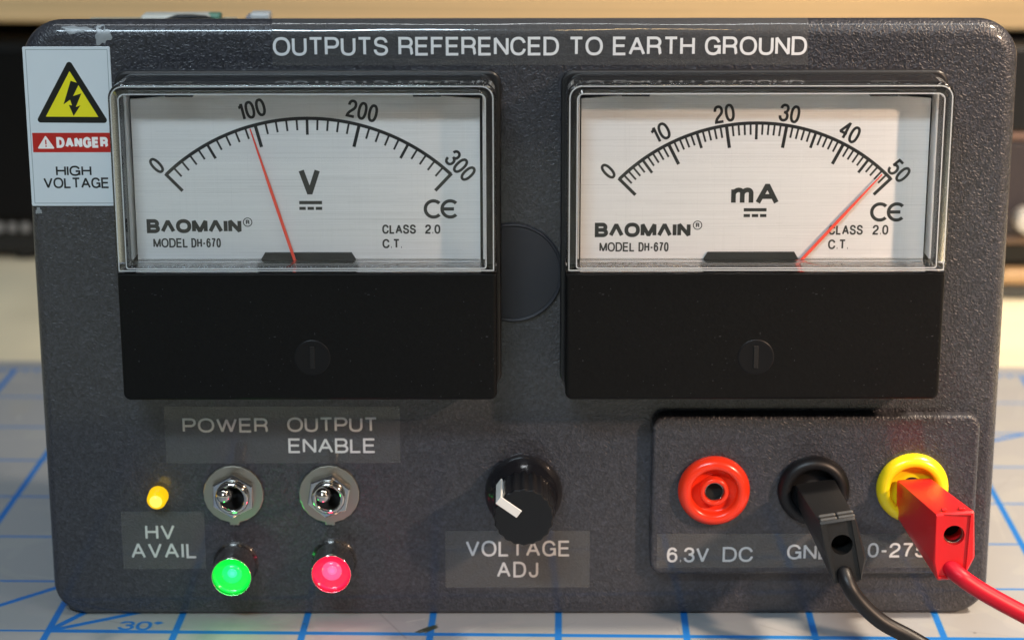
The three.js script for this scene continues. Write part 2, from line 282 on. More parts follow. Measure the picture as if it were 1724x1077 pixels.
// ------------------------------------------------------------------ the instrument
const supply = group('power_supply', scene, [0, 0, 0]);
tag(supply, 'dark hammered metal bench power supply box with two needle meters and lamps', 'power supply');
const TOP = 119.75, BOT = 0.08, HW = 94, ER = 3.0;
{ // die cast box: rounded front edge, sides drawn in towards the back
  const OUT = ringPoints(2 * HW, TOP - BOT, [7.0, 7.0, 8.0, 8.0], 0, (TOP + BOT) / 2, 14);
  const cy = BOT + (TOP - BOT) * 0.25, n = OUT.length;
  const NRM = ringPoints(2 * HW + 2, TOP - BOT + 2, [8, 8, 9, 9], 0, (TOP + BOT) / 2, 14).map((v, i) => v.clone().sub(OUT[i]));
  const er = OUT.map((v) => 1.0 + (ER - 1.0) * Math.min(1, Math.max(0, (v.y - 3) / 14)));      // the front edge is sharper at the foot
  const rings = [];
  for (let k = 0; k <= 8; k++) { const a = k / 8 * Math.PI / 2; rings.push({ p: OUT.map((v, i) => v.clone().addScaledVector(NRM[i], -er[i] * (1 - Math.sin(a)))), zs: er.map((r) => -r * (1 - Math.cos(a))), z: 0, v: -ER * a }); }
  for (const z of [-20, -38, -54]) { const t = (-z - ER); rings.push({ p: OUT.map((v) => new THREE.Vector2(v.x * (1 - 0.00045 * t), v.y - (v.y > 60 ? 0.134 * t * (v.y - 60) / (TOP - 60) : -0.012 * t * (60 - v.y) / 60))), z }); }
  const pos = [], uv = [], idx = [];
  rings.forEach((r) => { let L = 0; for (let i = 0; i <= n; i++) { const v = r.p[i % n]; if (i) L += rings[8].p[i % n].distanceTo(rings[8].p[i - 1]); pos.push(v.x, v.y, r.zs ? r.zs[i % n] : r.z); uv.push(L / 32, (r.v ?? r.z - ER * (Math.PI / 2 - 1)) / 32); } });
  for (let k = 0; k < rings.length - 1; k++) for (let i = 0; i < n; i++) { const a = k * (n + 1) + i, b = a + n + 1; idx.push(a, b, a + 1, a + 1, b, b + 1); }
  const side = new THREE.BufferGeometry(); side.setAttribute('position', new THREE.Float32BufferAttribute(pos, 3)); side.setAttribute('uv', new THREE.Float32BufferAttribute(uv, 2)); side.setIndex(idx); side.computeVertexNormals();
  const nn = side.attributes.normal; for (let i = 0; i <= n; i++) nn.setXYZ(i, 0, 0, 1);
  const flat = (ring, front) => { const g = new THREE.ShapeGeometry(new THREE.Shape(ring.p)); g.translate(0, 0, ring.z); mmUV(g, 'xy', 32); if (!front) { const ix = g.index.array; for (let i = 0; i < ix.length; i += 3) [ix[i], ix[i + 1]] = [ix[i + 1], ix[i]]; g.computeVertexNormals(); } return g; };
  mesh('enclosure', mergeGeometries([side, flat(rings[0], true), flat(rings[rings.length - 1], false)]), M.paint, supply);
}
// ---- a strip that follows the face and rolls over the rounded top edge
const wrapY = (y, off) => { const s = y - (TOP - ER); if (s <= 0) return [y, off]; const a = Math.min(s / ER, 1.45), r = ER + off; return [TOP - ER + r * Math.sin(a), -ER + r * Math.cos(a)]; };
function wrapped(x0, x1, y0, y1, off, wob = 0) {
  const nx = 24, ny = 24, p = [], id = [], uv = [];
  for (let j = 0; j <= ny; j++) for (let i = 0; i <= nx; i++) { const x = x0 + (x1 - x0) * i / nx, [y, z] = wrapY(y0 + (y1 - y0) * j / ny, off + wob * (Math.sin(i * 1.7) + Math.sin(j * 0.9 + i * .6))); p.push(x, y, z); uv.push(i / nx, j / ny); }
  for (let j = 0; j < ny; j++) for (let i = 0; i < nx; i++) { const a = j * (nx + 1) + i, b = a + nx + 1; id.push(a, a + 1, b, a + 1, b + 1, b); }
  const g = new THREE.BufferGeometry(); g.setAttribute('position', new THREE.Float32BufferAttribute(p, 3)); g.setAttribute('uv', new THREE.Float32BufferAttribute(uv, 2)); g.setIndex(id); g.computeVertexNormals();
  return g;
}
function lettering(parent, x0, y0, x1, y1, z, draw, tone = 0.72, px = 20) {    // printed letters: a clear sheet with white ink
  const w = x1 - x0, h = y1 - y0;
  const t = canvasTex(Math.round(w * px), Math.round(h * px), (c) => { c.clearRect(0, 0, w * px, h * px); c.setTransform(px, 0, 0, -px, -x0 * px, y1 * px); c.strokeStyle = '#e6e7e8'; draw({ c, text: (s, a, b, top, bot, wt = 0.52, gap = 0.3) => { c.save(); c.translate(0, top + bot); c.scale(1, -1); stroke(c, s, a, b, bot, top, wt, gap); c.restore(); } }); });
  const g = new THREE.PlaneGeometry(w, h); g.translate((x0 + x1) / 2, (y0 + y1) / 2, z);
  return mesh('lettering', g, std({ color: rgb(tone, tone, tone), map: t, transparent: true, roughness: 0.5 }), parent);
}
function tapeLabel(x0, y0, x1, y1, z, label, draw) {
  const g = new THREE.PlaneGeometry(x1 - x0, y1 - y0); g.translate((x0 + x1) / 2, (y0 + y1) / 2, z + 0.10);
  const o = mesh('label_tape', g, M.tape, supply); o.userData = { label };
  lettering(o, x0, y0, x1, y1, z + 0.14, draw);
  return o;
}
{
  const o = mesh('label_tape', wrapped(-46.5, 54, 111.4, 121, 0.14, 0.02), M.tape, supply); o.userData = { label: 'clear tape with white words along the top edge' };
  lettering(o, -46.5, 112.6, 54, 116.9, 0.22, ({ text }) => text('OUTPUTS REFERENCED TO EARTH GROUND', -46.35, 53.8, 116.75, 113.2, 0.54, 0.28), 0.92);
}
tapeLabel(-70, 32.4, -23.7, 44.2, 0, 'clear tape with the words for the two switches', ({ text }) => { text('POWER', -66.5, -49.6, 41.8, 38.8, 0.47, 0.34); text('OUTPUT', -45.9, -28.1, 41.95, 38.9, 0.47, 0.3); text('ENABLE', -45.8, -28.5, 37.6, 34.5, 0.47, 0.3); });
tapeLabel(-79.6, 10, -63, 22.3, 0, 'clear tape with white words under the yellow lamp', ({ text }) => { text('HV', -74.9, -69, 19.5, 16.3, 0.47, 0.34); text('AVAIL', -77.9, -64.7, 15.6, 12.3, 0.47, 0.34); });
tapeLabel(-15, 5.9, 13.9, 18.1, 0, 'clear tape with white words under the knob', ({ text }) => { text('VOLTAGE', -10.9, 10, 16, 12.6, 0.47, 0.3); text('ADJ', -4.7, 3.6, 11.5, 8.1, 0.47, 0.34); });
// ---- glue residue near the warning sticker
for (const [cx, cy, w, h, s] of [[-83.2, 118.2, 6.4, 1.7, 1], [-78.2, 117.2, 3.6, 4.4, 2], [-92.2, 83.5, 1.4, 1.6, 3]]) {
  const p = [[cx, cy]], n = 26; for (let i = 0; i < n; i++) { const a = i / n * 2 * Math.PI, r = 0.82 + 0.18 * Math.sin(3 * a + s) + 0.12 * Math.sin(7 * a + 2 * s); p.push([cx + w / 2 * r * Math.cos(a), cy + h / 2 * r * Math.sin(a)]); }
  const pos = [], id = []; p.forEach(([x, y], i) => { const [yy, z] = wrapY(y, i ? 0.06 : 0.22); pos.push(x, yy, z); }); for (let i = 1; i <= n; i++) id.push(0, i, i % n + 1);
  const g = new THREE.BufferGeometry(); g.setAttribute('position', new THREE.Float32BufferAttribute(pos, 3)); g.setIndex(id); g.computeVertexNormals(); g.setAttribute('uv', new THREE.Float32BufferAttribute(new Float32Array(pos.length / 3 * 2), 2));
  mesh('glue_residue', g, M.residue, supply);
}
// ---- warning sticker
{
  const X0 = -93.35, X1 = -76.9, Y0 = 84.5, Y1 = 115, px = 36, w = X1 - X0, h = Y1 - Y0;
  const t = canvasTex(Math.round(w * px), Math.round(h * px), (c) => {
    c.setTransform(px, 0, 0, -px, -X0 * px, Y1 * px);
    c.fillStyle = '#cfd6da'; c.fillRect(X0, Y0, w, h);
    c.lineJoin = 'round'; const tri = (pts, col, lw, st) => { c.beginPath(); pts.forEach(([a, b], i) => (i ? c.lineTo(a, b) : c.moveTo(a, b))); c.closePath(); if (col) { c.fillStyle = col; c.fill(); } if (lw) { c.lineWidth = lw; c.strokeStyle = st; c.stroke(); } };
    tri([[-84.7, 111.6], [-90.7, 101.2], [-78.7, 101.1]], '#e8dc1e', 1.15, '#101312');
    tri([[-84.6, 108.6], [-83.0, 108.1], [-84.3, 105.7], [-82.7, 106.2], [-83.9, 103.6], [-83.0, 103.9], [-84.4, 101.9], [-85.2, 104.0], [-84.6, 103.9], [-84.9, 105.0], [-86.2, 104.1]], '#101312');
    c.fillStyle = '#b5201a'; c.fillRect(-92.5, 94.9, 17, 3.75);
    tri([[-90, 97.9], [-91.4, 95.75], [-88.6, 95.75]], '#f2e9e4', 0.3, '#f2e9e4'); c.fillStyle = '#b5201a'; c.fillRect(-90.12, 96.4, 0.24, 0.9); c.fillRect(-90.12, 95.95, 0.24, 0.25);
    const text = (s, a, b, top, bot, wt, gap) => { c.save(); c.translate(0, top + bot); c.scale(1, -1); stroke(c, s, a, b, bot, top, wt, gap); c.restore(); };
    c.strokeStyle = '#f4efec'; text('DANGER', -88.0, -78.1, 97.85, 95.75, 0.56, 0.26);
    c.strokeStyle = '#15191a'; text('HIGH', -88.4, -81.6, 92.3, 90.3, 0.34, 0.3); text('VOLTAGE', -90.9, -78.3, 90.0, 87.9, 0.34, 0.24);
    c.strokeStyle = '#8e989c'; c.lineWidth = 0.12; c.strokeRect(X0 + 0.55, Y0 + 0.5, w - 1.05, h - 1.0);
  });
  const s = slab(roundRect(w, h, 0.3, (X0 + X1) / 2, (Y0 + Y1) / 2), 0.02, 0.26, 0.06, 2);
  const o = mesh('warning_sticker', s, std({ color: rgb(0.66, 0.70, 0.72), roughness: 0.4 }), supply); o.userData = { label: 'white sticker with yellow lightning triangle and red band' };
  const g = new THREE.PlaneGeometry(w - 0.1, h - 0.1); g.translate((X0 + X1) / 2, (Y0 + Y1) / 2, 0.275);
  mesh('print', g, std({ map: t, roughness: 0.32 }), o);
}
// ---- blank hole plug between the meters
{
  const g = lathe([[0, 0.6], [8.9, 0.6], [9.05, 0.45], [9.2, 0.45], [9.35, 0.8], [9.6, 0.8], [9.8, 0.5], [9.8, -0.2]], 72); g.translate(-1.5, 71.2, 0);
  mesh('hole_plug', g, M.smoothBlack, supply);
}
// ---- panel meters
function tube(rings) {                                        // closed loops of equal length joined in order, the last to the first
  const n = rings[0].length, pos = [], idx = [], R = rings.length;
  rings.forEach((r) => r.forEach((p) => pos.push(...p)));
  for (let k = 0; k < R; k++) for (let i = 0; i < n; i++) { const a = k * n + i, b = k * n + (i + 1) % n, c = ((k + 1) % R) * n + i, d = ((k + 1) % R) * n + (i + 1) % n; idx.push(a, b, c, b, d, c); }
  let g = new THREE.BufferGeometry(); g.setAttribute('position', new THREE.Float32BufferAttribute(pos, 3)); g.setIndex(idx);
  g = toCreasedNormals(g, 0.7); return mmUV(g, 'xy', 16);
}
const arcAngle = (f, half) => (f - 0.5) * 2 * half;
function meter(cx, dial, label) {
  const m = group('panel_meter', supply, [cx, 49.4, 0]); m.userData = { label };
  const W = 71.0, H = 60.7, D = 12.6, yw = 25.0;             // local: x from the middle, y from the lower edge; window above yw
  const b = slab(roundRect(W + 1.6, H + 1.0, 2.4, 0, H / 2), 0, 2.0, 0.5); mesh('base', b, M.blackPlastic, m);
  const cov = slab(roundRect(W, yw - 0.15, [1.4, 1.4, 0.2, 0.2], 0, (yw - 0.15) / 2), 2.0, D, 0.7, 4); mmUV(cov, 'xy', 40); mesh('lower_cover', cov, M.cover, m);
  const back = slab(roundRect(W - 0.8, H - yw - 0.5, [0, 0, 2, 2], 0, (H + yw) / 2 - 0.1), 2.0, 4.2, 0.2); mesh('inner_frame', back, M.blackPlastic, m);
  // dial sheet with an arched upper edge
  const xl = -32.6, xr = 32.4, yb = yw + 0.2, yt = 56.6, s = new THREE.Shape(); s.moveTo(xl, yb); s.lineTo(xr, yb); s.lineTo(xr, yt); s.quadraticCurveTo(0, yt + 3.0, xl, yt); s.closePath();
  const px = 20, w = xr - xl, h = yt + 1.6 - yb;
  const tex = canvasTex(Math.round(w * px), Math.round(h * px), (c) => {
    c.fillStyle = '#d0d0cf'; c.fillRect(0, 0, 2000, 2000);
    for (let k = 0; k < 900; k++) { const v = rnd() < 0.5 ? 255 : 120; c.fillStyle = `rgba(${v},${v},${v},${0.03 + 0.09 * rnd()})`; c.fillRect(rnd() * w * px - 200, rnd() * h * px, 100 + rnd() * 700, 0.6 + rnd() * 1.4); }
    for (let k = 0; k < 160; k++) { const v = rnd() < 0.5 ? 255 : 120; c.fillStyle = `rgba(${v},${v},${v},${0.03 + 0.06 * rnd()})`; c.fillRect(rnd() * w * px, rnd() * h * px - 100, 0.6 + rnd() * 1.2, 60 + rnd() * 300); }
    c.setTransform(px, 0, 0, -px, (-xl - cx) * px, (yt + 1.6 + 49.4) * px);      // panel millimetres from here on
    c.strokeStyle = c.fillStyle = '#17191a';
    const { ox, oy, R, half, n, mid, major, nums } = dial;
    c.lineWidth = 0.62; c.beginPath(); for (let k = 0; k <= 80; k++) { const a = arcAngle(k / 80, half); c[k ? 'lineTo' : 'moveTo'](ox + R * Math.sin(a), oy + R * Math.cos(a)); } c.stroke();
    for (let k = 0; k <= n; k++) { const a = arcAngle(k / n, half), L = k % major === 0 ? 4.3 : k % mid === 0 ? 3.1 : 2.2; c.lineWidth = k % major === 0 ? 0.6 : k % mid === 0 ? 0.5 : 0.36; c.beginPath(); c.moveTo(ox + (R + 0.2) * Math.sin(a), oy + (R + 0.2) * Math.cos(a)); c.lineTo(ox + (R - L) * Math.sin(a), oy + (R - L) * Math.cos(a)); c.stroke(); }
    const flip = (y) => { c.save(); c.translate(0, 2 * y); c.scale(1, -1); };
    for (const [str, x, y, wd, deg] of nums) { flip(y); strokeTurned(c, str, x, y, wd, 3.4, deg * Math.PI / 180, 0.5); c.restore(); }
    const text = (st, a, e, top, bot, wt, gap) => { flip((top + bot) / 2); stroke(c, st, a, e, bot, top, wt, gap); c.restore(); };
    for (const [st, a, e, top, bot, wt, gap] of dial.texts) text(st, a, e, top, bot, wt, gap);
    const [dx, dy] = dial.dc; c.fillRect(dx - 2.15, dy + 0.35, 4.3, 0.62); for (const k of [-1, 0, 1]) c.fillRect(dx - 0.6 + k * 1.55, dy - 0.75, 1.2, 0.58);
    const [rx, ry] = dial.reg; c.lineWidth = 0.16; c.beginPath(); c.arc(rx, ry, 0.8, 0, 7); c.stroke(); flip(ry); stroke(c, 'R', rx - 0.32, rx + 0.36, ry - 0.45, ry + 0.45, 0.2, 0.2); c.restore();
    const [ex, ey] = dial.ce; c.lineWidth = 0.62; c.beginPath(); c.arc(ex + 1.85, ey, 1.55, 0.78, -0.78 + 2 * Math.PI); c.stroke(); c.beginPath(); c.arc(ex + 5.0, ey, 1.55, 0.78, -0.78 + 2 * Math.PI); c.stroke(); c.beginPath(); c.moveTo(ex + 3.4, ey); c.lineTo(ex + 5.7, ey); c.stroke();
  });
  const dp = new THREE.ShapeGeometry(s, 24), p = dp.attributes.position, uv = new Float32Array(p.count * 2); for (let i = 0; i < p.count; i++) { uv[2 * i] = (p.getX(i) - xl) / w; uv[2 * i + 1] = (p.getY(i) - yb) / h; }
  const body = new THREE.ExtrudeGeometry(s, { depth: 0.8, bevelEnabled: false, curveSegments: 24 }); body.translate(0, 0, 5.18); mesh('dial_sheet', body, M.white, m);
  dp.setAttribute('uv', new THREE.BufferAttribute(uv, 2)); dp.translate(0, 0, 6.0); mesh('dial_print', dp, std({ map: tex, roughness: 0.42 }), m);
  // pivot cover, pointer
  const pc = new THREE.Shape(); pc.moveTo(-9.6, 25.1); pc.lineTo(9.6, 25.1); pc.lineTo(8.2, 27.4); pc.lineTo(-8.2, 27.4); pc.closePath();
  const pg = slab(pc, 6.02, 6.5, 0.12); pg.translate(dial.ox - cx - 0.4, 0, 0); mesh('pivot_opening', pg, M.blackPlastic, m);
  const [ax, ay, tx, ty] = dial.needle, ang = Math.atan2(ty - ay, tx - ax), L = Math.hypot(tx - ax, ty - ay);
  const ns = new THREE.Shape(); ns.moveTo(0, -0.27); ns.lineTo(L * 0.55, -0.27); ns.lineTo(L, -0.1); ns.lineTo(L, 0.1); ns.lineTo(L * 0.55, 0.27); ns.lineTo(0, 0.27); ns.closePath();
  const ng = slab(ns, 0, 0.4, 0.08); ng.rotateZ(ang); ng.translate(ax - cx, ay - 49.4, 6.55); mesh('pointer', ng, M.needle, m);
  // clear window
  const rim = (d) => ringPoints(W - 2 * d, H - yw - 2 * d, [0.5, 0.5, 2.8, 2.8].map((r) => Math.max(0.1, r - d)), 0, (H + yw) / 2, 8);
  const inn = (d) => ringPoints(W - 4.2 + 2 * d, H - yw - 3.2 + 2 * d, [0.3, 0.3, 1.0, 1.0].map((r) => r + d), 0, (H + yw) / 2 - 0.5, 8);
  const at = (pts, z) => pts.map((q) => [q.x, q.y, z]), T = D + 0.5, rg = tube([at(rim(0), 2.05), at(rim(0), T - 0.7), at(rim(0.06), T - 0.4), at(rim(0.2), T - 0.18), at(rim(0.42), T - 0.05), at(rim(0.7), T), at(inn(0.4), T), at(inn(0.15), T - 0.1), at(inn(0), T - 0.4), at(inn(0), 4.25)]);
  mesh('window_rim', rg, M.clear, m);
  const edge = (f, a, b) => mesh('window_edge', tube([at(f(a), T - 0.02), at(f(a), T + 0.05), at(f(b), T + 0.05), at(f(b), T - 0.02)]), M.frosted, m);
  edge(rim, 0.46, 0.66); edge(inn, 0.05, 0.24);
  for (const sx of [-1, 1]) { const iw = new RoundedBoxGeometry(0.4, H - yw - 4, 4.4, 2, 0.1); iw.translate(sx * (W / 2 - 2.35), (H + yw) / 2 - 0.4, 6.5); mesh('inner_wall', iw, M.frosted, m); }
  const pn = new THREE.ShapeGeometry(roundRect(W - 4.4, H - yw - 3.2, 0.8, 0, (H + yw) / 2 - 0.55)); pn.translate(0, 0, D - 0.6); mesh('window_pane', pn, M.pane, m);
  for (const x of [-22.8, 22.8]) { const c = new RoundedBoxGeometry(5.2, 1.2, 2.4, 2, 0.15); c.translate(x, H - 2.3, 9.6); mesh('clip', c, M.clear, m); }
  const dark = new RoundedBoxGeometry(W - 6, 1.0, 4.4, 2, 0.2); dark.translate(0, H - 2.1, 6.5); mesh('upper_shroud', dark, M.blackPlastic, m);
  // zero adjuster
  const z = group('zero_adjuster', m, [0.4 + (dial.ox - cx), 8.5, D]);
  const zg = lathe([[0, 0.05], [2.9, 0.05], [3.2, 0.2], [3.45, 0.02]], 40); mesh('disc', zg, M.screw, z);
  const sl = new RoundedBoxGeometry(0.9, 4.4, 0.3, 2, 0.1); sl.translate(0, 0, 0.12); mesh('slot', sl, M.cavity, z);
  return m;
}
meter(-39.95, {
  ox: -39.75, oy: 63.5, R: 38.9, half: 43.4 * Math.PI / 180, n: 30, mid: 5, major: 10,
  nums: [['0', -68.2, 93.5, 1.8, -42], ['100', -50.0, 104.1, 5.2, -13], ['200', -29.4, 103.8, 5.8, 13], ['300', -11.2, 93.4, 6.0, 47]],
  texts: [['V', -41.6, -37.6, 93, 87.6, 1.0, 0], ['CLASS', -26.1, -19.7, 82.1, 80.3, 0.32, 0.22], ['2.0', -18.0, -15.1, 82.1, 80.3, 0.32, 0.22], ['C.T.', -26.1, -22.3, 79.3, 77.5, 0.32, 0.2],
    ['B^OM^IN', -70.6, -52.7, 83.2, 80.5, 0.72, 0.3], ['MODEL', -69.5, -62.9, 79.5, 77.7, 0.29, 0.2], ['DH-670', -62.3, -56.7, 79.5, 77.7, 0.29, 0.18]],
  dc: [-39.5, 85.7], ce: [-18.2, 85.1], reg: [-51.5, 82.6], needle: [-42.5, 74.6, -50.35, 100.6],
}, 'meter marked V on the left with its red needle at 100');
meter(44.0, {
  ox: 44.1, oy: 65.5, R: 35.9, half: 45.2 * Math.PI / 180, n: 50, mid: 5, major: 10,
  nums: [['0', 16.5, 92.3, 1.8, -44], ['10', 26.2, 99.6, 3.5, -27], ['20', 38.0, 103.2, 3.9, -9], ['30', 50.2, 103.2, 3.9, 9], ['40', 61.5, 99.6, 3.9, 26], ['50', 71.1, 92.3, 3.9, 44]],
  texts: [['m', 39.7, 43.9, 90.1, 85.8, 0.88, 0], ['A', 44.3, 48.7, 90.1, 85.8, 0.92, 0], ['CLASS', 58.3, 64.8, 81.9, 80.0, 0.32, 0.22], ['2.0', 66.6, 69.6, 81.9, 80.0, 0.32, 0.22], ['C.T.', 58.3, 62.2, 79.1, 77.2, 0.32, 0.2],
    ['B^OM^IN', 14.1, 32.2, 82.4, 79.6, 0.72, 0.3], ['MODEL', 15.0, 21.7, 78.6, 76.8, 0.29, 0.2], ['DH-670', 22.4, 28.1, 78.6, 76.8, 0.29, 0.18]],
  dc: [44.3, 84.2], ce: [66.0, 84.4], reg: [33.5, 81.9], needle: [52.0, 73.9, 67.8, 91.8],
}, 'meter marked mA on the right with its red needle near 50');

// ---- toggle switches
function toggle(x, y, turn, label) {
  const t = group('toggle_switch', supply, [x, y, 0]); t.userData = { label };
  const ws = new THREE.Shape(); ws.absarc(0, 0, 6.0, -Math.PI / 2 + 0.16, 1.5 * Math.PI - 0.16); ws.lineTo(-0.9, -6.5); ws.lineTo(0.9, -6.5); ws.closePath(); const hole = new THREE.Path(); hole.absarc(0, 0, 3.0, 0, 2 * Math.PI, true); ws.holes.push(hole);
  mesh('washer', slab(ws, 0.02, 0.8, 0.14, 2), M.nickel, t);
  const hx = new THREE.Shape(); for (let k = 0; k < 6; k++) { const a = turn + k * Math.PI / 3; hx[k ? 'lineTo' : 'moveTo'](4.55 * Math.cos(a), 4.55 * Math.sin(a)); } hx.closePath(); const h2 = new THREE.Path(); h2.absarc(0, 0, 2.8, 0, 2 * Math.PI, true); hx.holes.push(h2);
  mesh('nut', slab(hx, 0.82, 2.3, 0.28, 2), M.chrome, t);
  mesh('bushing', lathe([[3.0, 0.8], [3.15, 2.4], [3.3, 2.5], [3.35, 3.0], [3.1, 3.4], [2.75, 3.5], [2.45, 3.4], [2.36, 3.2]], 48), M.chrome, t);
  mesh('socket', lathe([[2.36, 3.2], [2.3, 1.3], [0, 1.3]], 40), M.cavity, t);
  const lv = lathe([[0, 15.2], [0.55, 15.1], [1.05, 14.8], [1.36, 14.3], [1.45, 13.7], [1.4, 12.9], [1.2, 10.5], [1.0, 7], [0.9, 0.3]], 36); lv.rotateX(-0.355);
  lv.translate(0, 0, 1.3); mesh('lever', lv, M.chrome, t);
}
toggle(-56.9, 26.1, 0.5, 'left toggle switch with chrome lever and nut');
toggle(-37.9, 26.1, 0.35, 'right toggle switch with chrome lever and nut');

// ---- indicator lamps
function jewel(x, y, base, core, hot, light, label) {
  const t = group('indicator_lamp', supply, [x, y, 0]); t.userData = { label };
  mesh('bezel', lathe([[4.5, 0], [4.5, 0.6], [4.1, 1.0], [4.05, 6.8], [3.95, 7.5], [3.9, 7.7], [3.8, 7.6], [3.75, 6.3]], 56), M.chrome, t);
  mesh('lens', lathe([[0, 7.35], [1.8, 7.3], [3.0, 7.1], [3.76, 6.7]], 48), std({ color: rgb(...base).multiplyScalar(0.5), emissive: rgb(...base), emissiveIntensity: 1, roughness: 0.25, clearcoat: 0.6, clearcoatRoughness: 0.1 }), t);
  const g = new THREE.SphereGeometry(2.1, 32, 20); g.scale(1, 1, 0.45); g.translate(0.1, 0.5, 6.95); mesh('bulb', g, std({ color: rgb(...core).multiplyScalar(0.5), emissive: rgb(...core), emissiveIntensity: 1, roughness: 0.18 }), t);
  const hg = new THREE.SphereGeometry(0.95, 24, 14); hg.scale(1, 1, 0.3); hg.translate(0.25, 0.95, 7.85); mesh('hot_spot', hg, std({ color: rgb(...core).multiplyScalar(0.5), emissive: rgb(...hot), emissiveIntensity: 1, roughness: 0.2 }), t);
  const l = new THREE.PointLight(rgb(...light), 0.00020, 0, 2); l.position.set(0, 0, 11 * MM); l.shadow.radius = 0.08; l.castShadow = true; t.add(l);
}
jewel(-57.0, 11.3, [0.0, 0.55, 0.045], [0.012, 0.92, 0.14], [0.06, 1.0, 0.42], [0.05, 1, 0.15], 'green glowing lamp in a chrome bezel');
jewel(-37.3, 11.9, [0.72, 0.010, 0.055], [1.0, 0.09, 0.22], [1.0, 0.17, 0.34], [1, 0.03, 0.12], 'red glowing lamp in a chrome bezel');
{
  const t = group('indicator_lamp', supply, [-71.9, 25.6, 0]); t.userData = { label: 'small yellow glowing lamp' };
  mesh('lens', lathe([[0, 3.9], [0.9, 3.75], [1.5, 3.3], [1.9, 2.6], [2.0, 0]], 40), std({ color: rgb(0.5, 0.3, 0.01), emissive: rgb(0.86, 0.52, 0.0), emissiveIntensity: 1, roughness: 0.25 }), t);
  const g = new THREE.SphereGeometry(1.25, 24, 16); g.scale(1, 1, 0.5); g.translate(0, 0, 3.45); mesh('bulb', g, std({ color: rgb(0.5, 0.4, 0.05), emissive: rgb(1.0, 0.86, 0.12), emissiveIntensity: 1, roughness: 0.25 }), t);
  const l = new THREE.PointLight(rgb(1, 0.65, 0.05), 0.000015, 0, 2); l.position.set(0, 0, 7.6 * MM); l.shadow.radius = 0.06; l.castShadow = true; t.add(l);
}
// ---- knob
{
  const k = group('control_knob', supply, [0.65, 26.6, 0]); k.userData = { label: 'black skirted knob with white pointer line' };
  mesh('skirt', lathe([[7.5, 0.2], [7.7, 0.9], [7.65, 2.0], [7.3, 3.2], [6.6, 4.3], [5.9, 4.9], [5.5, 6.0]], 64), M.gloss, k);
  const s = new THREE.Shape(), n = 144; for (let i = 0; i < n; i++) { const a = i / n * 2 * Math.PI, r = 5.76 + 0.13 * Math.cos(20 * a); s[i ? 'lineTo' : 'moveTo'](r * Math.cos(a), r * Math.sin(a)); } s.closePath();
  mesh('cap', slab(s, 4.6, 15.0, 0.3, 2), M.knob, k);
  const A = 144 * Math.PI / 180, w1 = new RoundedBoxGeometry(5.0, 1.75, 0.9, 2, 0.1); w1.translate(3.6, 0, 14.72); const w2 = new RoundedBoxGeometry(1.2, 1.75, 10.4, 2, 0.1); w2.translate(5.48, 0, 9.95);
  const g = mergeGeometries([w1, w2]); g.rotateZ(A); mesh('pointer_line', g, M.white, k);
}
// ---- raised socket plate with three sockets
{
  const g = slab(roundRect(64.2, 33.2, 2.6, 57.9, 26.4), -0.2, 3.0, 0.8, 4); mmUV(g, 'xy', 32); mesh('socket_plate', g, M.paint, supply);
  tapeLabel(27.1, 11.3, 89.3, 18.6, 3.0, 'clear tape with white words under the three sockets', ({ text }) => { text('6.3V', 29.1, 37.5, 15.7, 12.5, 0.47, 0.28); text('DC', 40.2, 46.3, 15.8, 12.6, 0.47, 0.3); text('GND', 53.0, 62.0, 16.3, 13.1, 0.47, 0.3); text('0-275V', 69.0, 83.6, 16.6, 13.5, 0.46, 0.3); });
  const socket = (x, y, mat, label, post) => {
    const t = group('socket', supply, [x, y, 3]); t.userData = { label };
    mesh('flange', lathe([[6.9, 0], [7.1, 0.5], [7.0, 1.3], [6.5, 2.1], [5.8, 2.5], [5.1, 2.45], [4.65, 2.1], [4.5, 1.5], [4.5, 0.06], [1.9, 0.06]], 72), mat, t);
    if (post) {
      mesh('post', lathe([[2.85, 0.06], [2.85, 1.7], [2.6, 2.05], [2.1, 2.05], [1.95, 1.8], [1.9, 0.1]], 48), mat, t);
      mesh('contact', lathe([[1.88, 0.1], [1.88, 1.3], [1.72, 1.35], [1.7, 0.12]], 40), M.chrome, t);
    }
    const d = new THREE.CircleGeometry(post ? 2.75 : 2.0, 40); d.translate(0, 0, 0.09); mesh('bore', d, M.cavity, t);
  };
  socket(38.1, 27.9, M.redRing, 'empty orange red socket', true);
  socket(57.7, 27.9, M.rubber, 'black socket holding the black plug', false);
  socket(77.1, 28.4, M.yellowRing, 'yellow socket holding the red plug', false);
}

// ------------------------------------------------------------------ test leads
function loft(sections) {                                     // closed polygons of equal length, back to front
  const n = sections[0].length, pos = [], idx = [];
  sections.forEach((s) => s.forEach((p) => pos.push(...p)));
  for (let k = 0; k < sections.length - 1; k++) for (let i = 0; i < n; i++) { const a = k * n + i, b = k * n + (i + 1) % n; idx.push(a, b, a + n, b, b + n, a + n); }
  const cap = (k, front) => { const c = pos.length / 3, s = sections[k], m = [0, 1, 2].map((j) => s.reduce((q, p) => q + p[j], 0) / n); pos.push(...m); for (let i = 0; i < n; i++) { const a = k * n + i, b = k * n + (i + 1) % n; front ? idx.push(c, a, b) : idx.push(c, b, a); } };
  cap(0, false); cap(sections.length - 1, true);
  let g = new THREE.BufferGeometry(); g.setAttribute('position', new THREE.Float32BufferAttribute(pos, 3)); g.setIndex(idx);
  g = toCreasedNormals(g, 0.5); mmUV(g, 'xy', 16);
  return g;
}
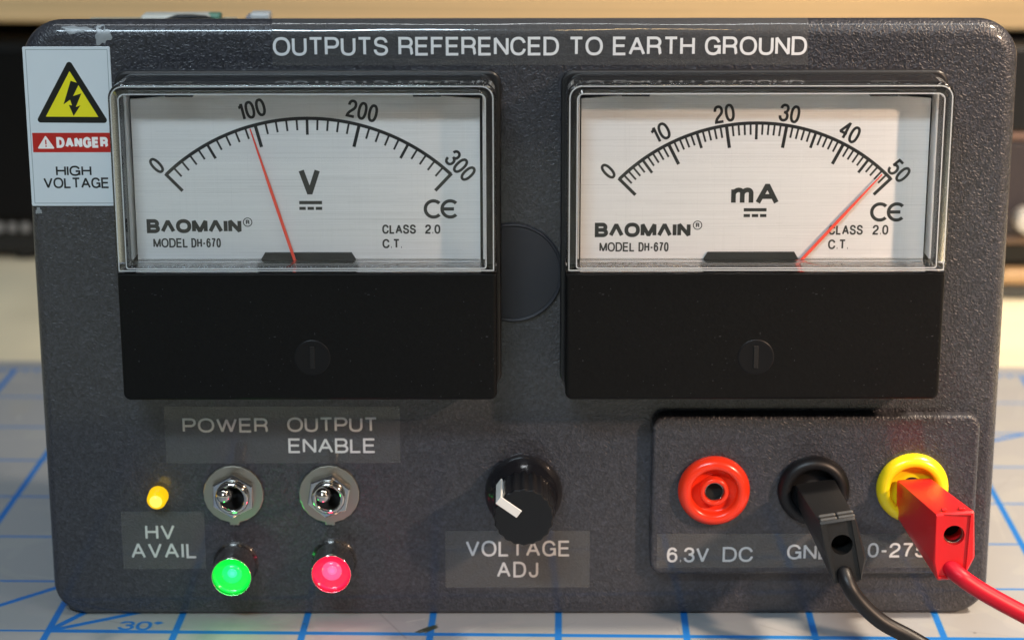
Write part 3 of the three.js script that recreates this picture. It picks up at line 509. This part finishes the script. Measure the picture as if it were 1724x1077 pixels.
// rounded polygon from corner points (counter-clockwise), each corner cut by r
function chamfer(pts, r) { const out = [], n = pts.length; for (let i = 0; i < n; i++) { const p = new THREE.Vector3(...pts[i]), a = new THREE.Vector3(...pts[(i + n - 1) % n]).sub(p).normalize().multiplyScalar(r), b = new THREE.Vector3(...pts[(i + 1) % n]).sub(p).normalize().multiplyScalar(r); for (const t of [0, 0.5, 1]) { const q = p.clone().addScaledVector(a, (1 - t) * (1 - t)).addScaledVector(b, t * t); out.push(q.toArray()); } } return out; }
const shrink = (s, d, dz) => { const n = s.length, m = [0, 1].map((j) => s.reduce((q, p) => q + p[j], 0) / n); return s.map(([x, y, z]) => { const l = Math.hypot(x - m[0], y - m[1]); return [x - (x - m[0]) / l * d, y - (y - m[1]) / l * d, z + dz]; }); };
const ev = new Evaluator(); ev.attributes = ['position', 'normal', 'uv'];
function cut(g, ...tools) { let a = new Brush(g); a.updateMatrixWorld(); for (const t of tools) { const b = new Brush(t); b.updateMatrixWorld(); a = ev.evaluate(a, b, SUBTRACTION); } return a.geometry; }
{
  const t = group('test_lead', scene, [77, 28, 6]);
  tag(t, 'red banana plug and red cable plugged into the yellow socket', 'test lead');
  const L = (p) => [p[0] - 77, p[1] - 28, p[2] - 6];
  const back = chamfer([[74.2, 22.4, 4], [80.6, 22.8, 4], [80.6, 30.5, 4], [74.0, 30.1, 4]].map(L).flatMap((p, i, A) => (i === 1 ? [p, A[1].map((v, j) => v * 0.65 + A[2][j] * 0.35)] : i === 3 ? [p, A[3].map((v, j) => v * 0.12 + A[0][j] * 0.88)] : [p])), 0.35);
  const F = [[77.5, 19.6, 30], [82.3, 19.9, 30], [84.2, 24.2, 30], [83.6, 33.4, 30], [76.5, 32.8, 30], [76.5, 23.2, 30]].map(L), front = chamfer(F, 0.35);
  const mid = back.map((p, i) => p.map((v, j) => v * 0.45 + front[i][j] * 0.55));
  const body = loft([shrink(back, 0.3, -0.3), back, mid, front.map(([x, y, z]) => [x, y, z - 0.4]), shrink(front, 0.4, 0)]);
  const hole = new THREE.CylinderGeometry(1.95, 1.95, 12, 40); hole.rotateX(Math.PI / 2); hole.translate(...L([80.2, 28.5, 30])); mmUV(hole);
  const rec = new THREE.BoxGeometry(5.0, 12.4, 1.0); rec.rotateZ(-0.03); rec.translate(...L([80.3, 26.5, 30.0])); 
  mesh('plug_body', cut(body, rec, hole), M.red, t);
  const hf = new THREE.CylinderGeometry(1.9, 1.9, 0.4, 32); hf.rotateX(Math.PI / 2); hf.translate(...L([80.2, 28.5, 24.4])); mesh('socket_floor', hf, M.cavity, t);
  const cr = lathe([[1.93, 0], [1.93, 0.9], [1.7, 0.9], [1.7, 0]], 40); cr.translate(...L([80.2, 28.5, 27.6])); mesh('contact_ring', cr, M.nickel, t);
  for (const [x, w] of [[78.3, 0.9], [81.6, 1.2]]) { const c = new RoundedBoxGeometry(w, 0.35, 1.2, 2, 0.15); c.translate(...L([x, 32.95 + (x - 76) * 0.08, 28.2])); mesh('moulded_ridge', c, M.red, t); }
  const pin = new THREE.CylinderGeometry(1.9, 1.9, 6, 24); pin.rotateX(Math.PI / 2); pin.translate(...L([77.1, 28.2, 3.4])); mesh('pin', pin, M.chrome, t);
  const cab = new THREE.TubeGeometry(new THREE.CatmullRomCurve3([[79.4, 22.8, 25.5], [79.9, 21.9, 29], [81.4, 21.0, 31], [84.3, 19.0, 31.5], [89, 16.3, 32], [94.1, 13.6, 32.5], [103, 9, 35], [116, 4, 42], [136, 2.2, 60], [165, 2.15, 110], [185, 2.15, 190]].map((p) => new THREE.Vector3(...L(p)))), 140, 1.66, 20);
  mesh('cable', cab, M.redCable, t);
}
{
  const t = group('test_lead', scene, [58, 27.5, 6]);
  tag(t, 'black banana plug and black cable plugged into the black socket', 'test lead');
  const L = (p) => [p[0] - 58, p[1] - 27.5, p[2] - 6];
  const back = chamfer([[55.6, 22.6, 4], [59.2, 22.0, 4], [62.4, 23.6, 4], [61.7, 30.4, 4], [54.0, 29.2, 4], [54.6, 25, 4]].map(L), 0.4);
  const F = [[58.6, 18.2, 28.5], [63.6, 18.6, 28.5], [64.4, 23.5, 28.5], [62.0, 31.7, 28.5], [55.3, 30.6, 28.5], [56.6, 24.6, 28.5]].map(L), front = chamfer(F, 0.4);
  const mid = back.map((p, i) => p.map((v, j) => v * 0.45 + front[i][j] * 0.55));
  const body = loft([shrink(back, 0.3, -0.3), back, mid, front.map(([x, y, z]) => [x, y, z - 0.4]), shrink(front, 0.4, 0)]);
  const hole = new THREE.CylinderGeometry(2.0, 2.0, 12, 40); hole.rotateX(Math.PI / 2); hole.translate(...L([59.8, 26.0, 28.5])); mmUV(hole);
  const rec = new THREE.BoxGeometry(4.7, 13.6, 1.6); rec.rotateZ(0.2); rec.translate(...L([60.3, 24.0, 28.6]));
  mesh('plug_body', cut(body, rec, hole), M.blackPlug, t);
  const hf = new THREE.CylinderGeometry(1.95, 1.95, 0.4, 32); hf.rotateX(Math.PI / 2); hf.translate(...L([59.8, 26.0, 23])); mesh('socket_floor', hf, M.cavity, t);
  for (const [x, y, z] of [[57.0, 31.1, 26.2], [60.3, 31.65, 26.2], [57.1, 30.9, 27.6], [60.4, 31.45, 27.6]]) { const c = new THREE.CapsuleGeometry(0.42, 2.5, 6, 14); c.rotateZ(Math.PI / 2 + 0.16); c.translate(...L([x, y, z])); mesh('moulded_ridge', c, std({ color: rgb(0.05, 0.05, 0.048), roughness: 0.5 }), t); }
  const pin = new THREE.CylinderGeometry(1.9, 1.9, 6, 24); pin.rotateX(Math.PI / 2); pin.translate(...L([57.8, 27.6, 3.4])); mesh('pin', pin, M.chrome, t);
  const cab = new THREE.TubeGeometry(new THREE.CatmullRomCurve3([[60.4, 21.0, 24.5], [60.5, 20.2, 28], [61.2, 18.4, 29.6], [63.0, 15.8, 30.2], [67.2, 11.9, 30.8], [72.6, 9.0, 31.5], [76.6, 7.0, 33], [84, 3.6, 37], [96, 1.9, 50], [112, 1.75, 90], [118, 1.75, 170]].map((p) => new THREE.Vector3(...L(p)))), 140, 1.5, 20);
  mesh('cable', cab, M.rubber, t);
}

renderer.render(scene, camera);
